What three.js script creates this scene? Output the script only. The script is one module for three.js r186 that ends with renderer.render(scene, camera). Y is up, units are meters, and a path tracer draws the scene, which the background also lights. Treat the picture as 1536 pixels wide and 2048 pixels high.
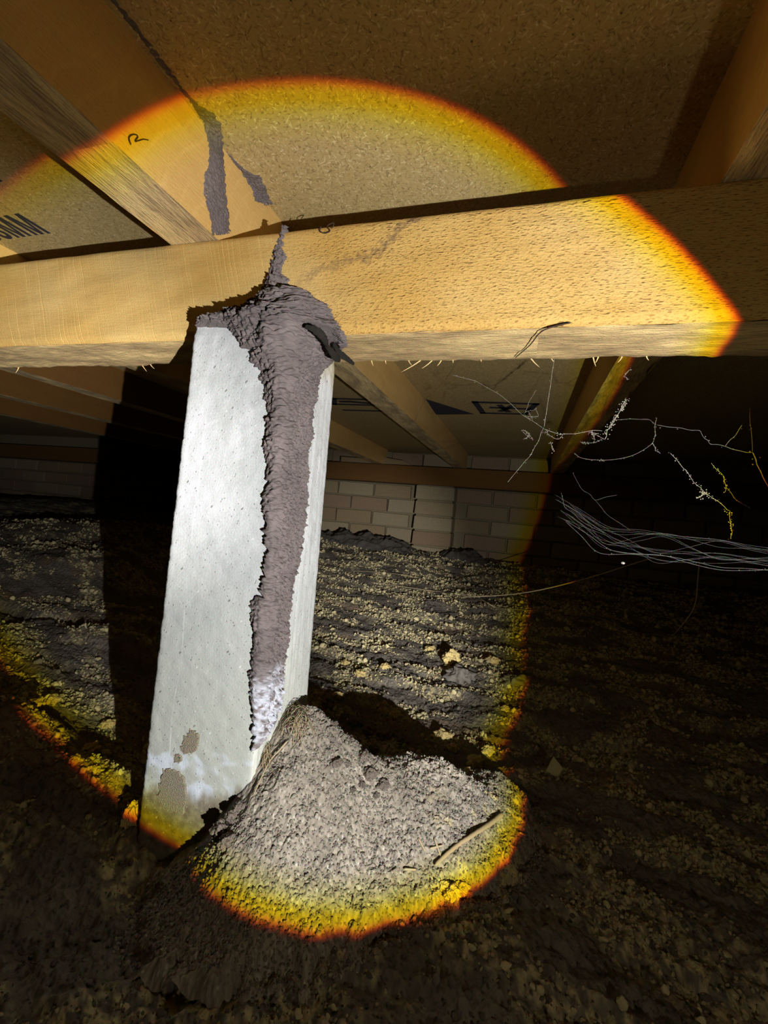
import * as THREE from 'three';
import { mergeGeometries, mergeVertices } from 'three/addons/utils/BufferGeometryUtils.js';
import { RoundedBoxGeometry } from 'three/addons/geometries/RoundedBoxGeometry.js';
import { FontLoader } from 'three/addons/loaders/FontLoader.js';
import { TextGeometry } from 'three/addons/geometries/TextGeometry.js';
import { createNoise2D, createNoise3D } from 'simplex-noise';

// ---------------------------------------------------------------- units: lengths are written in bearer units (1 = 0.38 m), camera at (0,0,0) of those
const U = 0.38, Y0 = 0.85;
const W = (x, y, z) => new THREE.Vector3(x * U, (y + Y0) * U, z * U);

// ---------------------------------------------------------------- camera, lights, exposure
const scene = new THREE.Scene();
scene.background = new THREE.Color(0, 0, 0);
const camera = new THREE.PerspectiveCamera(97.37, 0.75, 0.02, 30);
camera.position.copy(W(0, 0, 0));
camera.up.set(-0.0831, 0.9964, 0.0196);
const fwd = new THREE.Vector3(-0.2945, -0.005, -0.9556);
camera.lookAt(camera.position.clone().add(fwd));
const renderer = new THREE.WebGLRenderer({ antialias: true });
renderer.toneMapping = THREE.LinearToneMapping;
renderer.toneMappingExposure = 1.0;
renderer.shadowMap.enabled = true;

// the hand torch, held low right of the camera: its lens splits the edge of the beam into blue, green and red rims
const LP = [0.543, -0.285, 0.193], LD = [-0.668, 0.187, -1];
function torch(name, color, intensity, dir, deg, penumbra, radius = 0.1) {
  const l = new THREE.SpotLight(color, intensity, 0, THREE.MathUtils.degToRad(deg), penumbra, 2);
  l.name = name; l.position.copy(W(...LP));
  l.target.position.copy(W(LP[0] + dir[0], LP[1] + dir[1], LP[2] + dir[2]));
  l.castShadow = true; l.shadow.radius = radius; l.shadow.bias = -0.0005; l.shadow.mapSize.set(2048, 2048);
  scene.add(l, l.target);
  return l;
}
const BEAM = 2.05;
for (const [name, r, g, b, deg, pen] of [['violet', 0, 0, 0.4, 29.6, 0.06], ['blue', 0, 0, 0.6, 30.7, 0.05], ['cyan', 0, 0.26, 0, 31.0, 0.04], ['green', 0, 0.74, 0, 31.65, 0.022], ['red', 1, 0, 0, 31.82, 0.018]])
  torch('torch_beam_' + name, new THREE.Color(r, g, b), BEAM, LD, deg, pen);
torch('added_fill_left', new THREE.Color(1, 0.98, 0.95), 3.6, [-2.05, 0.5, -1.15], 17, 1);  // added soft fill from the torch position, brightens the left side
torch('added_fill_far', new THREE.Color(1, 0.98, 0.95), 8.0, [-0.42, -0.06, -1], 13.5, 1);  // added soft fill from the torch position, brightens the back wall and floor
torch('torch_spill', new THREE.Color(1, 0.87, 0.64), 0.072, LD, 85, 0.5, 0.5);

// ---------------------------------------------------------------- helpers
let seed = 7;
const rnd = () => { seed = (seed + 0x6d2b79f5) | 0; let t = Math.imul(seed ^ (seed >>> 15), 1 | seed); t = (t + Math.imul(t ^ (t >>> 7), 61 | t)) ^ t; return ((t ^ (t >>> 14)) >>> 0) / 4294967296; };
const rr = (a, b) => a + (b - a) * rnd();
const n2 = createNoise2D(rnd), n3 = createNoise3D(rnd);
const clamp = (x, a = 0, b = 1) => Math.min(b, Math.max(a, x)), lerp = (a, b, t) => a + (b - a) * t, smooth = (a, b, x) => { const t = clamp((x - a) / (b - a)); return t * t * (3 - 2 * t); };
const fbm = (x, y, o = 4) => { let s = 0, a = 1, n = 0; for (let i = 0; i < o; i++) { s += a * n2(x, y); n += a; x = x * 2.03 + 17.1; y = y * 2.03 - 9.7; a *= 0.5; } return s / n; };
const fbm3 = (x, y, z, o = 3) => { let s = 0, a = 1, n = 0; for (let i = 0; i < o; i++) { s += a * n3(x, y, z); n += a; x = x * 2.03 + 5.1; y = y * 2.03 - 3.7; z = z * 2.03 + 8.2; a *= 0.5; } return s / n; };
const hash = (i, j, k) => { let h = Math.imul(i, 374761393) ^ Math.imul(j, 668265263) ^ Math.imul(k, 2147483629); h = Math.imul(h ^ (h >>> 13), 1274126177); return ((h ^ (h >>> 16)) >>> 0) / 4294967296; };
// rounded pellets: 1 at the middle of a cell, 0 at its rim (3-D cellular noise)
function pellets(x, y, z) {
  const ix = Math.floor(x), iy = Math.floor(y), iz = Math.floor(z); let d1 = 9, d2 = 9;
  for (let a = -1; a < 2; a++) for (let b = -1; b < 2; b++) for (let c = -1; c < 2; c++) {
    const i = ix + a, j = iy + b, k = iz + c, dx = i + hash(i, j, k) - x, dy = j + hash(i + 71, j, k) - y, dz = k + hash(i, j + 37, k) - z, d = dx * dx + dy * dy + dz * dz;
    if (d < d1) { d2 = d1; d1 = d; } else if (d < d2) d2 = d;
  }
  return Math.sqrt(d2) - Math.sqrt(d1);
}
// a pixel of the 1536 x 2048 frame as a direction, and where it meets the plane axis = value or the ground (bearer units)
const AX = [0.952, 0.0831, -0.2945], AY = [0.0831 * 1.03, -0.9964, -0.005], AF = [0.2937, 0.0201, 0.9557];
const dot3 = (a, b) => a[0] * b[0] + a[1] * b[1] + a[2] * b[2];
function ray(px, py) { const v = [(px - 768) / 900, (py - 1024) / 900, 1]; return [dot3(v, AX), dot3(v, AY), -dot3(v, AF)]; }
function on(px, py, axis, val) { const r = ray(px, py), t = val / r[axis]; return [r[0] * t, r[1] * t, r[2] * t]; }

const used = {};
function numbered(name) { const k = used[name] = (used[name] ?? -1) + 1; return k ? name + '_' + String(k).padStart(3, '0') : name; }
function setUp(m) { m.castShadow = m.receiveShadow = true; return m; }
function mesh(name, geometry, material, parent = scene) {
  const m = setUp(new THREE.Mesh(geometry, material)); m.name = parent === scene ? numbered(name) : name; parent.add(m); return m;
}
function tag(o, label, category, group) { o.userData.label = label; o.userData.category = category; if (group) o.userData.group = group; return o; }
function thing(name, label, category, at = [0, 0, 0], group) {
  const g = new THREE.Group(); g.name = numbered(name); g.position.copy(W(...at)); scene.add(g); return tag(g, label, category, group);
}
function structure(o) { o.userData.kind = 'structure'; return o; }
// triangles from a grid of points (rows x cols); point(i, j) gives [x, y, z] in metres; uv(i, j), color(i, j) optional
function gridGeometry(rows, cols, point, uv, color) {
  const n = rows * cols, p = new Float32Array(n * 3), t = new Float32Array(n * 2), c = color && new Float32Array(n * 3), idx = [];
  for (let i = 0, k = 0; i < rows; i++) for (let j = 0; j < cols; j++, k++) {
    const a = point(i, j); p[k * 3] = a[0]; p[k * 3 + 1] = a[1]; p[k * 3 + 2] = a[2];
    const b = uv ? uv(i, j, a) : [a[0], a[2]]; t[k * 2] = b[0]; t[k * 2 + 1] = b[1];
    if (c) { const d = color(i, j, a); c[k * 3] = d[0]; c[k * 3 + 1] = d[1]; c[k * 3 + 2] = d[2]; }
    if (i && j) { const q = k - cols; idx.push(q - 1, k - 1, q, q, k - 1, k); }
  }
  const g = new THREE.BufferGeometry();
  g.setAttribute('position', new THREE.BufferAttribute(p, 3)); g.setAttribute('uv', new THREE.BufferAttribute(t, 2));
  if (c) g.setAttribute('color', new THREE.BufferAttribute(c, 3));
  g.setIndex(idx); g.computeVertexNormals();
  return g;
}
// tube along points (metres) with a radius that may vary
function tube(points, r0, r1 = r0, seg = 0, sides = 6, wobble = 0) {
  const curve = new THREE.CatmullRomCurve3(points.map((p) => p.isVector3 ? p : new THREE.Vector3(...p)));
  const n = seg || points.length * 6, f = curve.computeFrenetFrames(n, false), P = new THREE.Vector3();
  return gridGeometry(n + 1, sides + 1, (i, j) => {
    curve.getPointAt(i / n, P);
    const a = (j % sides) / sides * Math.PI * 2, end = i === 0 || i === n ? 0.05 : 1, r = lerp(r0, r1, i / n) * end * (1 + wobble * n2(i * 0.7, points[0].x * 91 + j % sides));
    return [0, 1, 2].map((k) => { const c = 'xyz'[k]; return P[c] + r * (Math.cos(a) * f.normals[i][c] + Math.sin(a) * f.binormals[i][c]); });
  }, (i, j) => [i / n, j / sides]);
}

// ---------------------------------------------------------------- textures
function dataTex(w, h, fn, srgb = false) {   // fn(u, v) -> [r, g, b] 0..1 or a number
  const d = new Uint8Array(w * h * 4);
  for (let y = 0, k = 0; y < h; y++) for (let x = 0; x < w; x++, k += 4) {
    const c = fn((x + 0.5) / w, (y + 0.5) / h, x, y), a = typeof c === 'number' ? [c, c, c] : c;
    d[k] = clamp(a[0]) * 255; d[k + 1] = clamp(a[1]) * 255; d[k + 2] = clamp(a[2]) * 255; d[k + 3] = 255;
  }
  const t = new THREE.DataTexture(d, w, h, THREE.RGBAFormat);
  t.wrapS = t.wrapT = THREE.RepeatWrapping; t.magFilter = THREE.LinearFilter; t.minFilter = THREE.LinearMipmapLinearFilter; t.generateMipmaps = true;
  if (srgb) t.colorSpace = THREE.SRGBColorSpace;
  t.needsUpdate = true; return t;
}
// noise that repeats after one tile: blend of shifted copies
const tileNoise = (f) => (u, v) => {
  const a = u, b = v; return (f(u, v) * (1 - a) * (1 - b) + f(u - 1, v) * a * (1 - b) + f(u, v - 1) * (1 - a) * b + f(u - 1, v - 1) * a * b) / Math.sqrt((1 - a) ** 2 * (1 - b) ** 2 + (a * (1 - b)) ** 2 + ((1 - a) * b) ** 2 + (a * b) ** 2);
};
const mixc = (a, b, t) => [lerp(a[0], b[0], t), lerp(a[1], b[1], t), lerp(a[2], b[2], t)];
const repeat = (t, x, y) => { const c = t.clone(); c.repeat.set(x, y); c.needsUpdate = true; return c; };

// soil: fine relief
const soilNoise = tileNoise((u, v) => fbm(u * 34, v * 34, 5));
const soilBump = dataTex(768, 768, (u, v) => 0.5 + 0.45 * soilNoise(u, v));
const soilTint = dataTex(768, 768, (u, v) => { const k = 0.78 + 0.3 * soilNoise(u * 1, v * 1); return [k, k, k]; });

// chipboard: flakes lying in every direction
function chipboardTextures() {
  const S = 1024, cv = document.createElement('canvas'), bv = document.createElement('canvas'); cv.width = cv.height = bv.width = bv.height = S;
  const c = cv.getContext('2d'), b = bv.getContext('2d');
  c.fillStyle = '#b89f66'; c.fillRect(0, 0, S, S); b.fillStyle = '#808080'; b.fillRect(0, 0, S, S);
  const pal = ['#8f7847', '#a78f5e', '#bda572', '#d0bb8a', '#7a653c', '#b39a6a', '#e6d6a8', '#98814f'];
  for (let k = 0; k < 26000; k++) {
    const x = rnd() * S, y = rnd() * S, a = rnd() * Math.PI, l = rr(4, rnd() < 0.15 ? 28 : 14), w = rr(1.4, 4.2), col = pal[Math.floor(rnd() * pal.length)], g = Math.floor(rr(90, 170));
    for (const [q, fill] of [[c, col], [b, `rgb(${g},${g},${g})`]]) {
      q.fillStyle = fill; q.globalAlpha = 0.62;
      for (const dx of [-S, 0, S]) for (const dy of [-S, 0, S]) {
        if (x + dx < -30 || x + dx > S + 30 || y + dy < -30 || y + dy > S + 30) continue;
        q.save(); q.translate(x + dx, y + dy); q.rotate(a); q.beginPath(); q.ellipse(0, 0, l / 2, w / 2, 0, 0, 7); q.fill(); q.restore();
      }
    }
  }
  for (let k = 0; k < 60; k++) { c.globalAlpha = 0.7; c.fillStyle = '#2e2412'; c.beginPath(); c.arc(rnd() * S, rnd() * S, rr(1, 2.4), 0, 7); c.fill(); }
  const m = new THREE.CanvasTexture(cv), bm = new THREE.CanvasTexture(bv); m.colorSpace = THREE.SRGBColorSpace;
  for (const t of [m, bm]) { t.wrapS = t.wrapT = THREE.RepeatWrapping; t.magFilter = THREE.LinearFilter; }
  return [m, bm];
}
const [chipMap, chipBump] = chipboardTextures();

// sawn timber: u runs along the grain. tone 0 = fresh yellow face, 1 = weathered grey-tan face
function timber(w, h, along, across, tone, saw, s0) {
  const col = [], bump = [];
  const f = (u, v) => {
    const x = u * along, y = v * across, wob = 0.6 * fbm(x * 3 + s0, y * 4, 2);
    const rings = 0.5 + 0.5 * Math.sin((y * 46 + wob * 5 + 0.8 * fbm(x * 1.5, y * 9 + s0, 2) * 6));
    const fib = fbm(x * 26 + s0, y * 420, 3), fine = fbm(x * 160, y * 900 + s0, 2), speck = n2(x * 500 + s0, y * 640);
    const sw = Math.sin((x * 1.0 + y * 0.55) * 310 + 3 * fbm(x * 9, y * 9 + s0, 2));
    return { rings, fib, fine, speck, sw, x, y };
  };
  const m = dataTex(w, h, (u, v) => {
    const q = f(u, v);
    const base = mixc([0.86, 0.70, 0.41], [0.95, 0.83, 0.58], tone), dark = mixc([0.74, 0.55, 0.27], [0.48, 0.39, 0.29], tone);
    let t = clamp(0.30 * q.rings * (0.4 + tone) + 0.28 * q.fib * (0.4 + tone) + 0.10 * q.fine + 0.12 + (tone > 0.5 ? 0.25 * smooth(0.1, 0.8, q.fib) : 0));
    let c = mixc(base, dark, t);
    if (saw > 0) { const k = saw * 0.06 * smooth(0.72, 1, q.sw) * (0.5 + 0.5 * n2(q.x * 14, q.y * 30)); c = c.map((a) => a + k); }
    if (q.speck > 0.78) c = mixc(c, dark, 0.55);
    return c;
  }, true);
  const b = dataTex(w, h, (u, v) => { const q = f(u, v); return 0.5 + 0.18 * q.fib + 0.12 * q.fine - 0.12 * q.rings * tone + 0.10 * saw * q.sw - (q.speck > 0.8 ? 0.25 : 0); });
  return [m, b];
}
const [joistMap, joistBump] = timber(1024, 256, 0.9, 0.14, 0.12, 0.5, 3.3);
const [greyMap, greyBump] = timber(1024, 192, 0.9, 0.08, 1, 0, 9.1);

// the face of the bearer over X -2.05 .. 0.6: smooth with slanting saw streaks on the left, coarse with torn fibres on the right, one muddy trail
const BX0 = -2.05, BX1 = 0.6;
const trail = [[600, 562], [640, 540], [690, 522], [740, 512], [765, 495], [790, 465], [815, 440], [835, 428]].map(([x, y]) => on(x, y, 2, -1));
function bearerFace() {
  const at = (u, v) => {
    const X = lerp(BX0, BX1, u), Y = lerp(0.413, 0.684, v), x = X * U, y = Y * U, right = smooth(-0.75, -0.35, X + 0.1 * n2(Y * 9, 3));
    const ribs = Math.sin(y * 1700 + 1.5 * n2(x * 60, y * 90)), torn = n2(x * 130 + y * 60, y * 640 + 5), torn2 = n2(x * 260 + 8, y * 1000 - x * 120), grain = fbm(x * 30, y * 500, 3), grit = fbm(x * 500, y * 500, 2);
    const streak = Math.pow(clamp(n2(x * 260 + y * 75, 4 + y * 3)), 3) + 0.5 * Math.pow(clamp(n2(x * 420 + y * 120, 14 + y * 6)), 3);
    let d = 9; for (let k = 1; k < trail.length; k++) {
      const [ax, ay] = trail[k - 1], [bx, by] = trail[k], t = clamp(((X - ax) * (bx - ax) + (Y - ay) * (by - ay)) / ((bx - ax) ** 2 + (by - ay) ** 2)); d = Math.min(d, Math.hypot(X - ax - t * (bx - ax), Y - ay - t * (by - ay)));
    }
    const mud = smooth(0.016, 0.002, d + 0.016 * fbm(X * 30, Y * 30, 3)) * (0.5 + 0.5 * fbm(X * 70, Y * 70, 2));
    return { X, Y, right, ribs, torn, torn2, grain, grit, streak, mud };
  };
  const m = dataTex(2048, 256, (u, v) => {
    const q = at(u, v), yellow = [0.77, 0.60, 0.295], pale = [0.86, 0.715, 0.42], brown = [0.55, 0.39, 0.17], soft = fbm(q.X * 2.2, q.Y * 3, 3);
    let c = mixc(yellow, mixc([0.80, 0.68, 0.44], pale, 0.3), clamp(0.4 + 0.6 * soft + 0.25 * (1 - q.right)));
    c = mixc(c, pale, clamp((1 - q.right) * q.streak * 1.2));
    c = mixc(c, brown, clamp(0.16 * q.grain + 0.14 * q.grit + 0.05));
    const fleck = q.right * (smooth(0.55, 0.85, q.torn) * 0.55 + smooth(0.6, 0.9, q.torn2) * 0.4);
    c = mixc(c, brown, clamp(fleck));
    return mixc(c, [0.42, 0.33, 0.25], clamp(q.mud) * lerp(0.5, 1, smooth(-0.55, -0.3, q.X)));
  }, true);
  const b = dataTex(2048, 256, (u, v) => { const q = at(u, v); return 0.55 + 0.05 * q.grain + 0.06 * q.grit + q.right * (0.03 * q.ribs - 0.30 * smooth(0.3, 0.85, q.torn) - 0.12 * smooth(0.4, 0.9, q.torn2)) + (1 - q.right) * 0.1 * q.streak; });
  return [m, b];
}
const [bearerMap, bearerBump] = bearerFace();
const [bottomMap, bottomBump] = timber(2048, 192, 1.0, 0.08, 0.85, 0, 21.7);

// concrete of the stump: u round its four faces (left, front, right, back), v from the buried foot to the top
const SH0 = -1.25, SH1 = 0.413;
function concreteTextures() {
  const at = (u, v) => {
    const Y = lerp(SH0, SH1, v), face = u * 4, fx = face % 1, F = Math.floor(face), x = face * 0.27, blotch = fbm(x * 7, Y * 5 + 2, 4), grit = fbm(x * 120, Y * 120, 3), streak = fbm(x * 60, Y * 2.5, 3);
    const pore = n2(x * 62 + 9, Y * 62) > 0.86 ? 1 : 0, pale = n2(x * 70 + 3, Y * 70 + 5) > 0.87 ? 1 : 0;
    return { Y, F, fx, x, blotch, grit, streak, pore, pale };
  };
  const m = dataTex(1024, 1024, (u, v) => {
    const q = at(u, v);
    let c = mixc([0.755, 0.76, 0.765], [0.68, 0.69, 0.685], clamp(0.5 + 0.7 * q.blotch));
    c = c.map((a) => a * (1 + 0.05 * q.grit + 0.02 * q.streak));
    const low = smooth(-0.05, -0.6, q.Y + 0.12 * q.blotch); c = mixc(c, [0.66, 0.67, 0.62], low * 0.75);
    const seam = Math.abs(q.fx - 0.24 - 0.02 * n2(q.Y * 3, 1)) < 0.006 && q.F === 1 ? 0.35 : 0; c = mixc(c, [0.9, 0.9, 0.89], seam * clamp(0.5 + n2(q.Y * 7, 2)));
    // salt bloom near the foot, then the tide line of damp earth
    const salt = smooth(0.0, 0.5, fbm(q.x * 9 + 4, q.Y * 9, 3) + 0.5 - Math.abs(q.Y + 0.70) * 9) * (q.F === 1 ? 1 : 0.7); c = mixc(c, [0.80, 0.83, 0.88], salt * 0.75);
    const tide = smooth(-0.70, -0.745, q.Y + 0.035 * fbm(q.x * 14, 3, 3) + (q.F === 1 ? 0.03 * (q.fx - 0.5) * -2 : 0)); c = mixc(c, mixc([0.50, 0.46, 0.36], [0.36, 0.31, 0.24], clamp(0.5 + 0.9 * fbm(q.x * 30, q.Y * 30, 3))), tide * 0.85);
    if (q.F === 2) { const b = smooth(-0.25, -0.05, q.fx - 1.0) ; c = mixc(c.map((a) => a * 1.2), [0.66, 0.65, 0.63], 0.4 * clamp(0.5 + 1.4 * q.streak)); const top = smooth(0.30, 0.40, q.Y + 0.05 * q.blotch); c = mixc(c, [0.72, 0.64, 0.45], top * 0.6); }  // right face painted lighter, offsetting how the light falls on it
    if (q.pore) c = mixc(c, [0.36, 0.35, 0.33], 0.6); if (q.pale) c = mixc(c, [0.92, 0.92, 0.9], 0.5);
    return c;
  }, true);
  const b = dataTex(1024, 1024, (u, v) => { const q = at(u, v); return 0.55 + 0.14 * q.grit + 0.12 * q.blotch - 0.35 * q.pore + 0.2 * q.pale; });
  m.wrapT = b.wrapT = THREE.ClampToEdgeWrapping;
  return [m, b];
}
const [concreteMap, concreteBump] = concreteTextures();

const std = (o) => new THREE.MeshStandardMaterial({ roughness: 0.95, metalness: 0, ...o });
const M = {
  soil: std({ vertexColors: true, map: soilTint, bumpMap: soilBump, bumpScale: 0.004, roughness: 1 }),
  mound: std({ vertexColors: true, map: repeat(soilTint, 2, 2), bumpMap: repeat(soilBump, 2, 2), bumpScale: 0.0011, roughness: 1 }),
  chip: std({ map: chipMap, bumpMap: chipBump, bumpScale: 0.0006 }),
  bearer: std({ map: bearerMap, bumpMap: bearerBump, bumpScale: 0.0022, roughness: 0.85 }),
  bearerBottom: std({ map: bottomMap, bumpMap: bottomBump, bumpScale: 0.0014 }),
  joist: std({ map: joistMap, bumpMap: joistBump, bumpScale: 0.0008 }),
  grey: std({ map: greyMap, bumpMap: greyBump, bumpScale: 0.0014 }),
  concrete: std({ map: concreteMap, bumpMap: concreteBump, bumpScale: 0.0007, roughness: 0.9 }),
  mud: std({ vertexColors: true, roughness: 1 }),
  ink: std({ color: 0x2c2836 }),
  web: std({ color: 0xa09a8c, roughness: 0.6 }),
  webFine: std({ color: 0x5c5a56, roughness: 0.6 }),
  straw: std({ color: 0xa39272, roughness: 0.8 }),
  stick: std({ color: 0x9b8866, roughness: 0.9 }),
  darkFibre: std({ color: 0x3a2c1e }),
  splinter: std({ color: 0xe2c48a }),
  strip: std({ color: 0x2b2620, roughness: 0.55, bumpMap: soilBump, bumpScale: 0.001 }),
  clod: std({ color: 0x75695e, bumpMap: soilBump, bumpScale: 0.002, roughness: 1 }),
  greyStone: std({ color: 0x6c675e, bumpMap: soilBump, bumpScale: 0.0008 }),
  ochre: std({ color: 0xc3ad72, bumpMap: soilBump, bumpScale: 0.002, roughness: 1 }),
  mortar: std({ color: 0x857a60, bumpMap: soilBump, bumpScale: 0.003, roughness: 1 }),
};

// ---------------------------------------------------------------- the ground: height (bearer units) from surveyed spots, then its own relief
const SPOTS = [[0.125, -0.72, -4.33], [0.1, -0.845, -2.63], [0.01, -0.91, -1.88], [0.018, -0.86, -1.31], [-0.03, -0.83, -1.0], [-0.254, -0.835, -0.84], [-0.44, -0.85, -0.846], [-0.72, -0.99, -0.88], [-0.62, -0.95, -0.9], [-0.82, -0.93, -0.9], [-0.88, -0.826, -0.9], [-1.17, -0.827, -1.0], [-1.54, -0.70, -1.02],
  [-4.4, -0.42, -3.84], [-3.58, -0.56, -3.17], [-2.32, -0.82, -2.14], [-1.65, -0.93, -1.6], [-1.37, -0.98, -1.37], [-1.27, -1.0, -1.285], [-0.6, -0.93, -1.6], [-0.3, -0.93, -1.9], [-0.7, -0.9, -2.4],
  [0.1, -0.60, -6.2], [-1.5, -0.56, -6.2], [-3.2, -0.48, -6.2], [-7, -0.3, -6.2], [3, -0.6, -6.2], [-8, -0.3, -3], [1.2, -0.85, -1.2], [2.2, -0.8, -2.5], [0.6, -0.88, -0.3], [-0.6, -0.86, -0.3], [-1.6, -0.8, -0.4], [3.5, -0.75, -0.5], [0, -0.88, 0.8], [-3, -0.7, 0.2]];
function base(x, z) {
  let s = 0, n = 0;
  for (const [a, h, c] of SPOTS) { const d = (x - a) ** 2 + (z - c) ** 2, k = 1 / Math.pow(d + 0.02, 1.6); s += h * k; n += k; }
  return s / n;
}
function ridges(x, z) { const a = fbm(x * 0.9 + 0.5 * n2(x * 1.3, z * 2), z * 3.4, 3); return 1 - Math.abs(a) * 2.2; }
function ground(x, z) {
  const far = smooth(-2, -5, z);
  let h = base(x, z) + 0.030 * fbm(x * 1.7 + 3, z * 2.6, 4) + 0.014 * clamp(ridges(x, z), -1, 1) + 0.014 * fbm(x * 9, z * 13, 4) + (0.009 + 0.004 * far) * fbm(x * 34, z * 38, 3);
  // a long shallow trench that runs across the floor behind and left of the stump
  const tz = z + 2.05 + 0.05 * n2(x * 2, 5) + 0.12 * (x + 2.4); if (x < -1.4) h -= 0.055 * Math.exp(-((tz / 0.035) ** 2)) * smooth(-1.4, -1.7, x);
  return h;
}
const ochreMask = (x, z) => smooth(-0.12, 0.40, fbm(x * 2.1 + 11, z * 3.4 + 4, 4) + 0.10 + 0.12 * smooth(-2, -4.5, z));
function soilColor(x, z) {
  const o = ochreMask(x, z), f = fbm(x * 26, z * 26, 3), g = fbm(x * 3, z * 6 + 8, 3);
  let c = mixc([0.12, 0.10, 0.08], [0.19, 0.165, 0.13], clamp(0.5 + g));
  c = mixc(c, [0.58, 0.49, 0.26], o * smooth(-0.15, 0.35, f) * 0.9);
  if (fbm(x * 1.1 - 7, z * 2 + 30, 2) > 0.45) c = mixc(c, [0.30, 0.17, 0.08], 0.35);
  return c;
}
const groundGeo = gridGeometry(560, 900, (i, j) => {
  const r = 0.16 * Math.pow(11.5 / 0.16, i / 559), a = lerp(-2.15, 1.75, j / 899) , x = r * Math.sin(a), z = 0.25 - r * Math.cos(a);
  const zc = Math.max(z, -6.9); return [x * U, (ground(x, zc) + Y0) * U, zc * U];
}, (i, j, a) => [a[0] / 0.35, a[2] / 0.35], (i, j, a) => soilColor(a[0] / U, a[2] / U));
groundGeo.index.array.reverse();
groundGeo.computeVertexNormals();
structure(mesh('floor', groundGeo, M.soil)).userData.label = 'bare uneven dark earth floor with ochre crumbs';

// mound of soil banked against the foot of the stump
function moundRise(x, z) {
  const dx = x + 0.52, dz = z + 1.07, g = 0.355 * Math.exp(-((dx / (dx > 0 ? 0.21 : 0.17)) ** 2) - ((dz / (dz > 0 ? 0.27 : 0.11)) ** 2));
  const ex = x + 0.23, ez = z + 1.23, e = 0.175 * Math.exp(-((ex / 0.2) ** 2) - ((ez / (ez > 0 ? 0.22 : 0.10)) ** 2));
  const fx = x + 0.04, fz = z + 1.42, f = 0.085 * Math.exp(-((fx / 0.15) ** 2) - ((fz / (fz > 0 ? 0.25 : 0.10)) ** 2));
  return g + e + f;
}
function moundTop(x, z) { return base(x, z) + moundRise(x, z) + 0.012 * fbm(x * 9, z * 9, 3) + 0.006 * fbm(x * 40, z * 40, 3) + 0.004 * fbm(x * 110, z * 110, 2); }
const inMound = (x, z) => smooth(0.012, 0.05, moundRise(x, z) + 0.012 * n2(x * 14, z * 14));
const MX0 = -0.98, MX1 = 0.36, MZ0 = -1.75, MZ1 = -0.66;
function moundY(x, z) { const k = inMound(x, z); return lerp(ground(x, z) - 0.06, moundTop(x, z) + 0.004, Math.sqrt(k)); }
const moundGeo = gridGeometry(420, 500, (i, j) => {
  const z = lerp(MZ0, MZ1, i / 419), x = lerp(MX0, MX1, j / 499); return [x * U, (moundY(x, z) + Y0) * U, z * U];
}, (i, j, a) => [a[0] / 0.35, a[2] / 0.35], (i, j, a) => {
  const x = a[0] / U, z = a[2] / U, f = fbm(x * 6, z * 6, 3), grit = fbm(x * 120, z * 120, 2);
  let c = mixc([0.27, 0.23, 0.18], [0.37, 0.32, 0.25], clamp(0.5 + f)); c = c.map((v) => v * (1 + 0.35 * grit));
  const yel = smooth(0.15, 0.5, fbm(x * 9 + 3, z * 9 + 40, 3)) * smooth(-0.22, -0.02, x); c = mixc(c, [0.62, 0.50, 0.20], yel * 0.8);
  if (grit > 0.6) c = mixc(c, [0.65, 0.62, 0.55], 0.6);
  return c;
});
tag(mesh('soil_mound', moundGeo, M.mound), 'grey brown mound of loose soil banked against the foot of the concrete stump', 'mound');
const top = (x, z) => Math.max(ground(x, z), x > MX0 && x < MX1 && z > MZ0 && z < MZ1 ? moundY(x, z) : -9);
function onGround(px, py) {
  const r = ray(px, py); let t = 0.3;
  while (t < 12) { const z = r[2] * t; if (r[1] * t < top(r[0] * t, z) || z < -6.9) break; t += 0.004 + t * 0.002; }
  return [r[0] * t, top(r[0] * t, r[2] * t), r[2] * t];
}

// ---------------------------------------------------------------- chipboard flooring overhead
const YC = 0.92, YJ = 0.684, YB = 0.413;
const at3 = (g, x, y, z) => g.translate(x * U, (y + Y0) * U, z * U);
function boxUV(x0, x1, y0, y1, z0, z1, scale = 0.35) {   // plain box, uv in tiles of scale metres, laid by the longest sides
  const g = new THREE.BoxGeometry((x1 - x0) * U, (y1 - y0) * U, (z1 - z0) * U); at3(g, (x0 + x1) / 2, (y0 + y1) / 2, (z0 + z1) / 2);
  const p = g.attributes.position, n = g.attributes.normal, t = g.attributes.uv;
  for (let i = 0; i < p.count; i++) {
    const ax = Math.abs(n.getX(i)) > 0.5 ? 0 : Math.abs(n.getY(i)) > 0.5 ? 1 : 2, x = p.getX(i), y = p.getY(i), z = p.getZ(i);
    t.setXY(i, (ax === 0 ? z : x) / scale, (ax === 1 ? z : y) / scale);
  }
  return g;
}
const ceiling = structure(mesh('ceiling', boxUV(-11, 5, YC, YC + 0.05, -6.9, 2.0), M.chip));
ceiling.userData.label = 'underside of tan chipboard flooring';
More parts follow.
